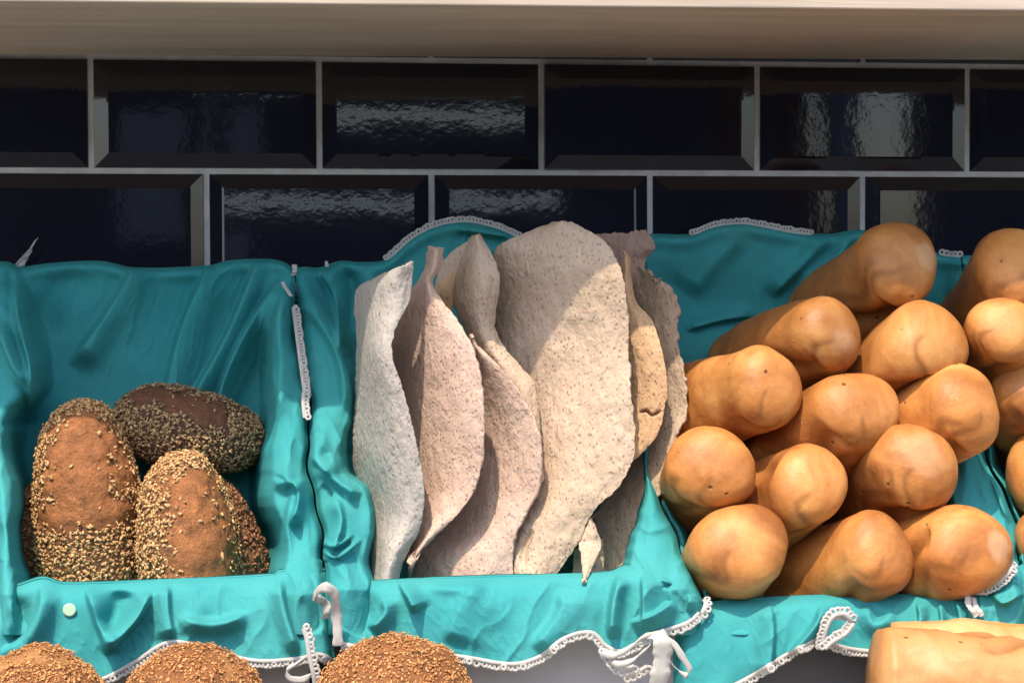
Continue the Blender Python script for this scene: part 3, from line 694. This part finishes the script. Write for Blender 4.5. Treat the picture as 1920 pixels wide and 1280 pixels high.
flatbread('warm sunlit flatbread with a crack, tucked right of the centre one',
    [(1168, 472, -.140), (1165, 540, -.150), (1165, 620, -.155), (1168, 700, -.158), (1165, 780, -.160), (1150, 830, -.165), (1150, 900, -.17)],
    [(1180, 480, -.140), (1192, 562, -.150), (1222, 600, -.165), (1240, 650, -.175), (1250, 710, -.180), (1245, 775, -.182), (1228, 822, -.182), (1180, 872, -.180)],
    'flat_warm', bulge=.006, seed=7, waves=[([(1196, 774), (1212, 770), (1222, 778), (1242, 768)], 2.2, 2.6, -.007)])
flatbread('brown flatbread with a wavy dark top, at the back right of the bin',
    [(1120, 440, -.095), (1145, 500, -.10), (1165, 560, -.105), (1180, 640, -.11), (1190, 720, -.12)],
    [(1212, 430, -.105), (1227, 462, -.115), (1211, 486, -.110), (1213, 520, -.118), (1232, 560, -.120), (1250, 640, -.13), (1256, 720, -.13)],
    'flat_brown', bulge=.004, seed=8, rag=5)
flatbread('rough tan flatbread with a ragged right edge, rightmost in the middle bin',
    [(1195, 500, -.110), (1200, 600, -.118), (1210, 700, -.120), (1205, 800, -.122), (1180, 870, -.13), (1130, 940, -.14), (1100, 1000, -.150), (1090, 1090, -.155)],
    [(1232, 520, -.135), (1262, 545, -.145), (1271, 570, -.148), (1268, 620, -.150), (1280, 690, -.158), (1286, 770, -.165), (1266, 820, -.168), (1254, 880, -.172), (1226, 940, -.178), (1204, 980, -.182), (1192, 1030, -.186), (1190, 1090, -.19)],
    'flat_rough', bulge=.006, seed=9, rag=7)
flatbread('small broken flatbread shard standing upright at the front of the bin',
    [(1104, 968, -.205), (1092, 1000, -.208), (1086, 1020, -.21), (1090, 1050, -.235), (1093, 1086, -.262)],
    [(1108, 968, -.205), (1122, 1000, -.21), (1128, 1020, -.212), (1114, 1055, -.238), (1098, 1088, -.263)],
    'flat_main', seed=10, nv=60, nu=24, rag=3, bulge=.004, amp=.001)
flatbread('narrow strip of flatbread hidden behind the small shard',
    [(1075, 1030, -.19), (1072, 1090, -.195)], [(1130, 1010, -.19), (1135, 1090, -.195)],
    'flat_rough', seed=12, nv=30, nu=24, rag=3, amp=.001)

# ------------------------------------------------------------------ baguettes
def revolve(C, R, mat, name, label, cat, group, seed, lump=.0022, asp=1.0, pale=None, nt=64, seams=(), flat=0.0):
    """C : spine (n,3), R : radii (n)"""
    n = len(C); T = np.gradient(C, axis=0); T /= np.linalg.norm(T, axis=1)[:, None]
    up = np.array([0, 0, 1.]); S = np.cross(T, up); S /= np.linalg.norm(S, axis=1)[:, None]; U = np.cross(S, T)
    th = np.linspace(0, 2*np.pi, nt, endpoint=False)
    ct, st = np.cos(th), np.sin(th)
    asp = 1+.07*math.sin(seed*2.7); ph = seed*1.3; sq = 1+.05*np.cos(2*(th-ph))+.03*np.cos(3*(th-2*ph)); ct, st = ct*sq, st*sq
    P = C[:, None]+(R[:, None]*ct[None])[..., None]*S[:, None]*asp+(R[:, None]*st[None])[..., None]*U[:, None]
    Nn = ct[None, :, None]*S[:, None]+st[None, :, None]*U[:, None]
    d = lump*(fbm(P*22+seed*5.1, 2))+lump*.55*fbm(P*60+seed*3.3, 2)+lump*.16*fbm(P*190+seed, 2)
    sm = np.zeros(P.shape[:2])
    for (t0, t1, a0, a1, dep, wd) in seams:
        tt = np.linspace(0, 1, n)[:, None]; ang = a0+(a1-a0)*np.clip((tt-t0)/(t1-t0), 0, 1)+.25*np.sin(tt*17+seed)
        da = np.abs((th[None]-ang+np.pi) % (2*np.pi)-np.pi); w_ = sstep(t0, t0+.06, tt)*(1-sstep(t1-.06, t1, tt))
        g = np.exp(-(da/wd)**2)*w_; d = d-dep*g; sm = np.maximum(sm, g*.55)
    P = P+Nn*d[..., None]
    V = P.reshape(-1, 3); f = list(map(tuple, grid_faces(n, nt, 0, True)))
    V = np.concatenate([V, C[:1], C[-1:]]); a, b_ = n*nt, n*nt+1
    f += [(a, (k+1) % nt, k) for k in range(nt)]+[(b_, (n-1)*nt+k, (n-1)*nt+(k+1) % nt) for k in range(nt)]
    pl = np.zeros(len(V)); sa = np.concatenate([sm.reshape(-1), [0, 0]])
    if pale is not None:
        for (c, rad, stt) in pale:
            dd = np.linalg.norm((V-c)*np.array([1, 1, 1]), axis=1)+.010*fbm(V*60+seed, 3); pl = np.maximum(pl, stt*(1-sstep(rad*.55, rad*1.1, dd)))
    o = mesh_obj(name, V, f, mat, attrs={'pale': pl, 'seam': sa}); tag(o, label, cat, group); return o

def baguette(label, ex, ey, Ye, tx, ty, Yt, rpx, seed, pale=(), ry=1.0, seams=(), lens=.10, blunt=.52, rag=1.0):
    tip = at(ex, ey, Ye); tail = at(ex+(tx-ex)*(1.0 if ex < 1450 and ex > 1300 else 1.4), ey+(ty-ey)*1.25, Yt); ax = tail-tip; L = np.linalg.norm(ax); ax /= L
    r = rpx*1.05/F*(Ye-CAM[1])
    L = max(L, lens); n = 70
    x = np.concatenate([1-np.cos(np.linspace(0, np.pi/2, 26)), []])*r*blunt*1.5
    rest = np.linspace(x[-1], L+r, n-26+1)[1:]; s = np.concatenate([x, rest])
    e = np.clip(s/(r*blunt*1.5), 0, 1); R = r*np.power(np.clip(1-(1-e)**2.5, 1e-5, 1), 1/2.5)
    R *= 1+.05*np.sin(s/L*7+seed*2)+.13*np.clip(s/L*1.2, 0, 1)
    e2 = np.clip((s[-1]-s)/(r*.9), 0, 1); R *= np.sqrt(np.clip(1-(1-e2)**2, 1e-4, 1)); R[0] = r*.04
    bend = np.array([0, 0, -1.])*(.10*r)
    C = tip-ax*r*.35+s[:, None]*ax+bend*((s/L)[:, None]**2)
    pal = [(at(a, b_, Ye)+np.array([0, -.0, 0]), rad/2350., st) for a, b_, rad, st in pale]
    if pal: # project the pale patch onto the end cap depth
        pal = [(np.array([c[0], (tip-ax*r*.2)[1], c[2]]), rad, st) for c, rad, st in pal]
    return revolve(C, R, M['baguette'], 'baguette', label, 'baguette', 'golden baguettes heaped in the two right bins', seed, lump=.0021*rag, asp=1.0, pale=pal, seams=seams)

BG = [
 ('topmost baguette in the right bin, rising above the cloth against the tiles', 1692, 486, -.165, 1590, 580, -.045, 80, [(1732, 480, 30, .4)], [(.3, .9, 4.2, 4.4, .006, .25)]),
 ('baguette with a pale oval patch on its end, second row left', 1562, 622, -.190, 1440, 670, -.070, 75, [(1568, 640, 33, .4)], [(.25, .8, 3.9, 3.7, .005, .3)]),
 ('baguette in the second row directly below the topmost one', 1748, 632, -.200, 1620, 745, -.075, 78, [], [(.25, .8, 4.5, 4.7, .009, .35)]),
 ('leftmost baguette of the third row, touching the flatbreads', 1448, 722, -.215, 1290, 762, -.100, 76, [], [(.3, .8, 4.4, 4.2, .004, .3)]),
 ('baguette in the middle of the third row, centre of the heap', 1618, 762, -.222, 1500, 850, -.095, 84, [], [(.25, .9, 4.0, 3.8, .005, .28)]),
 ('rightmost baguette of the third row, beside the bin edge', 1822, 755, -.225, 1660, 840, -.100, 80, [], [(.3, .9, 4.3, 4.0, .004, .3)]),
 ('stubby upright looking baguette beside the rough flatbread edge', 1334, 868, -.235, 1300, 930, -.110, 76, [], [(.3, .9, 4.0, 4.1, .003, .25)]),
 ('baguette in the fourth row between the stubby one and the pitted one', 1524, 900, -.245, 1430, 965, -.120, 79, [], [(.25, .8, 2.3, 2.6, .006, .3)]),
 ('baguette with two small dark pits and a torn underside, fourth row right', 1722, 866, -.245, 1650, 940, -.115, 84, [(1725, 850, 45, .25)], [(.3, .8, 4.5, 4.6, .010, .35)]),
 ('bottom left baguette leaning on the cloth edge of the right bin', 1392, 1018, -.265, 1330, 1090, -.140, 82, [], [(.3, .9, 2.4, 2.6, .005, .3)]),
 ('bottom middle baguette, longest side showing, with two dark dents', 1656, 1030, -.268, 1500, 1110, -.135, 82, [], [(.3, .9, 4.3, 4.2, .004, .25)]),
 ('bottom right baguette with a floury patch and pits on its end', 1824, 1022, -.270, 1700, 1075, -.140, 86, [(1860, 1025, 32, .35)], [(.25, .9, 3.1, 3.2, .008, .2)]),
 ('baguette half cut off by the right photo edge, top of the last bin', 1912, 490, -.165, 1840, 620, -.050, 80, [], []),
 ('small round baguette end below the topmost one at the right edge', 1884, 612, -.200, 1850, 700, -.080, 66, [], [(.3, .8, 4.4, 4.4, .006, .3)]),
 ('baguette at the right edge just beside the third row', 1942, 722, -.190, 1925, 800, -.080, 76, [], []),
 ('baguette at the right edge level with the bright cloth corner', 1964, 880, -.200, 1955, 935, -.100, 76, [], []),
 ('lowest baguette visible at the right photo edge', 1984, 1010, -.225, 1972, 1050, -.130, 74, [], []),
]
for k, (lb, ex, ey, Ye, tx, ty, Yt, r, pale, seams) in enumerate(BG):
    baguette(lb, ex, ey, Ye, tx, ty, Yt, r, k+1, pale, seams=list(seams)+[(.04, .34, 3.2+RNG.rand()*1.2, 3.6+RNG.rand()*1.2, .0006, .12), (.16, .7, 3.5+RNG.rand()*1.1, 3.5+RNG.rand(), .0009, .14)])

# pale loaf at the bottom right corner, lying along the counter
def lying(label, pts, rr, seed, mat, asp=1.0, name='pale_loaf'):
    P = catmull(pts, 60); C = at(P[:, 0], P[:, 1], P[:, 2]); s = np.linspace(0, 1, 60)
    R = rr*np.power(np.clip(1-(1-np.clip(s/.028, 0, 1))**3, .001, 1), .35)*(1+.05*np.sin(s*9+seed))
    R *= np.sqrt(np.clip(1-(1-np.clip((1-s)/.10, 0, 1))**2, .001, 1))
    return revolve(C, R, M[mat], name, label, 'loaf', 'pale loaves lying in front of the right bin', seed, lump=.005, seams=[(.25, .8, 1.2, 1.5, .003, .10), (.08, .9, 1.9, 2.0, .004, .16)])
lying('pale yellow loaf with a cut end, lying in the bottom right corner', [(1636, 1262, -.34), (1780, 1280, -.345), (2000, 1290, -.35), (2300, 1300, -.355)], .0365, 31, 'ciabatta')
lying('pale loaf lying behind the corner one, only its top showing', [(1668, 1228, -.29), (1850, 1222, -.29), (2050, 1225, -.29), (2300, 1230, -.29)], .027, 34, 'ciabatta')

# ------------------------------------------------------------------ seeded breads
def seed_template():
    a = [(0, 0, 1)]; 
    for la in (.55, -.45):
        for k in range(6): t = k*math.pi/3; a.append((math.cos(t)*math.cos(la), math.sin(t)*math.cos(la), math.sin(la)))
    a.append((0, 0, -1)); f = [(0, 1+k, 1+(k+1) % 6) for k in range(6)]+[(1+k, 7+k, 7+(k+1) % 6, 1+(k+1) % 6) for k in range(6)]+[(13, 7+(k+1) % 6, 7+k) for k in range(6)]
    return np.array(a), f
ST, SF = seed_template()
def scatter(V, Nr, n, mask, size, parent, mat, seed, name='seed_coating', var=.3):
    rs = np.random.RandomState(seed); idx = rs.choice(np.nonzero(mask)[0], n) if mask.sum() else []
    bagV = []; F0 = []; 
    c = V[idx]+rs.randn(n, 3)*.0009; nn = Nr[idx]
    rt = rs.randn(n, 3); t = rt-(rt*nn).sum(1)[:, None]*nn; t /= np.linalg.norm(t, axis=1)[:, None]+1e-9
    nn = nn+.25*rs.randn(n, 3); nn /= np.linalg.norm(nn, axis=1)[:, None]; t = t-(t*nn).sum(1)[:, None]*nn; t /= np.linalg.norm(t, axis=1)[:, None]
    b = np.cross(nn, t); sz = size*(1+var*rs.randn(n)).clip(.45, 1.9)
    asp = rs.uniform(.38, .62, n)
    X = c[:, None]+(ST[None, :, 0:1]*t[:, None]+ST[None, :, 1:2]*b[:, None]*asp[:, None, None]+ST[None, :, 2:3]*nn[:, None]*.38)*sz[:, None, None]+nn[:, None]*(sz*.12)[:, None, None]
    Fq = []
    for k in range(n): o = k*14; Fq += [tuple(i+o for i in f) for f in SF]
    o = child(name, X.reshape(-1, 3), Fq, M[mat], parent); tag(o, kind='stuff'); return o
def seeded(name, label, cat, group, c, ax, wd, half, mat, seedmat, nseed, size, bare, seed, power=2.2, lump=.003, groove=True):
    """c centre; ax long axis, wd width axis (unit), half sizes (long,width,depth)"""
    ax = np.array(ax, float); ax /= np.linalg.norm(ax); wd = np.array(wd, float); wd -= wd@ax*ax; wd /= np.linalg.norm(wd); dp = np.cross(ax, wd)
    if dp[1] > 0: dp = -dp
    nl, nt_ = 110, 140
    la = np.linspace(-np.pi/2, np.pi/2, nl); lo = np.linspace(0, 2*np.pi, nt_, endpoint=False)
    LA, LO = np.meshgrid(la, lo, indexing='ij')
    sp = lambda x, p: np.sign(x)*np.abs(x)**p
    e = 2/power
    A = sp(np.sin(LA), e); Wd = sp(np.cos(LA), e)*np.cos(LO); D = sp(np.cos(LA), e)*np.sin(LO)
    rad = np.stack([A, Wd, D], -1)
    P = c+A[..., None]*ax*half[0]+Wd[..., None]*wd*half[1]+D[..., None]*dp*half[2]
    Nr = A[..., None]*ax/half[0]+Wd[..., None]*wd/half[1]+D[..., None]*dp/half[2]; Nr /= np.linalg.norm(Nr, axis=2)[..., None]+1e-9
    d = lump*fbm(P*25+seed*3.1, 2)+lump*.5*fbm(P*70+seed, 3)
    bm = bare(A, Wd, D, P, seed)
    if groove:
        g = np.clip(bm*(1-bm)*4, 0, 1); d = d-.0012*g+.0006*bm+.0022*bm*fbm(P*np.array([70, 70, 110])+seed, 3)
    P = P+Nr*d[..., None]
    V = P.reshape(-1, 3); f = list(map(tuple, grid_faces(nl, nt_, 0, True)))
    f = [q[::-1] for q in f] if np.dot(np.cross(P[55, 1]-P[55, 0], P[56, 0]-P[55, 0]), Nr[55, 0]) < 0 else f
    o = mesh_obj(name, V, f, M[mat], attrs={'bare': bm.reshape(-1)}); tag(o, label, cat, group)
    # seeds by area : weight random picks away from poles
    wgt = (np.cos(LA).reshape(-1) > np.random.RandomState(seed).rand(nl*nt_)) & (bm.reshape(-1)*.975 < np.random.RandomState(seed+1).rand(nl*nt_)) & (Nr.reshape(-1, 3)[:, 1] < .45)
    scatter(V, Nr.reshape(-1, 3), nseed, wgt, size, o, seedmat, seed)
    return o
def stripe(w0, off=0.0, lo=-.62, hi=.8, wob=.12, front=.15):
    def fn(A, Wd, D, P, seed):
        q = Wd-off+wob*fbm(P*30+seed*2.2, 2)*1.6+.45*fbm(P*110+seed, 3)
        m = 1-sstep(w0*.65, w0*1.25, np.abs(q)/np.sqrt(np.clip(1-(A*.9)**2, .05, 1)))
        return m*sstep(front-.1, front+.1, D)*sstep(lo, lo+.12, A+.1*fbm(P*40, 2))*(1-sstep(hi, hi+.12, A))
    return fn
def nobare(A, Wd, D, P, seed): return .0*A
def patchy(A, Wd, D, P, seed): return sstep(.02, .35, fbm(P*24+seed*4.4, 3))*sstep(-.2, .3, D)
G1 = 'dark seeded loaves standing in the leftmost bin'
PXM = 1/2350.
seeded('seeded_loaf', 'dark brown seeded loaf lying across the back in shade, behind the others', 'loaf', G1, at(352, 806, -.078), (1, .0, -.22), (.1, 0, 1), (150*PXM, 80*PXM, .045), 'rye_dark', 'seed_dark', 5600, .0017, stripe(.36, .62, -.95, .45), 42)
seeded('seeded_loaf', 'large seeded loaf on the left with a wide bare orange crust stripe', 'loaf', G1, at(165, 985, -.112), (.05, -.06, -1), (1, 0, 0), (242*PXM, 103*PXM, .044), 'rye', 'seed', 8200, .00185, stripe(.85, .05, -.93, -.08), 41)
seeded('seeded_loaf', 'seeded loaf right of the large one, its bare crust facing right', 'loaf', G1, at(356, 1060, -.142), (.08, -.05, -1), (1, 0, .1), (218*PXM, 94*PXM, .050), 'rye', 'seed', 7600, .00185, stripe(.82, .30, -.93, .30), 43)
seeded('seeded_loaf', 'reddish seeded loaf peeping out at the right of the front loaves', 'loaf', G1, at(446, 1050, -.100), (-.30, 0, 1), (1, 0, .2), (165*PXM, 58*PXM, .032), 'rye', 'seed_red', 4600, .0017, nobare, 44)
seeded('seeded_loaf', 'reddish brown seeded loaf mostly hidden at the left bin side', 'loaf', G1, at(72, 1050, -.085), (.05, 0, 1), (1, 0, 0), (155*PXM, 52*PXM, .030), 'rye', 'seed_red', 4600, .0017, nobare, 45)
G2 = 'round seeded rolls along the bottom of the photo'
for k, (x, top, rx, lb) in enumerate([(65, 1222, 118, 'round seeded roll in the bottom left corner, leftmost of three'), (362, 1211, 122, 'round seeded roll with smooth tan patches, middle of the bottom row'),
                                      (735, 1198, 135, 'darker orange round roll fully covered in grain, below the flatbreads')]):
    rz = 112*PXM; c0 = at(x, top, -.335)
    seeded('seeded_roll', lb, 'roll', G2, np.array([c0[0], -.335, c0[2]-rz]), (1, 0, 0), (0, 0, 1), (rx*PXM, rz, rx*PXM*.95), 'roll', 'seed_roll', (6500, 5600, 7500)[k], .00125,
           (patchy, patchy, nobare)[k] , 50+k, power=2.0, lump=.0045, groove=False)
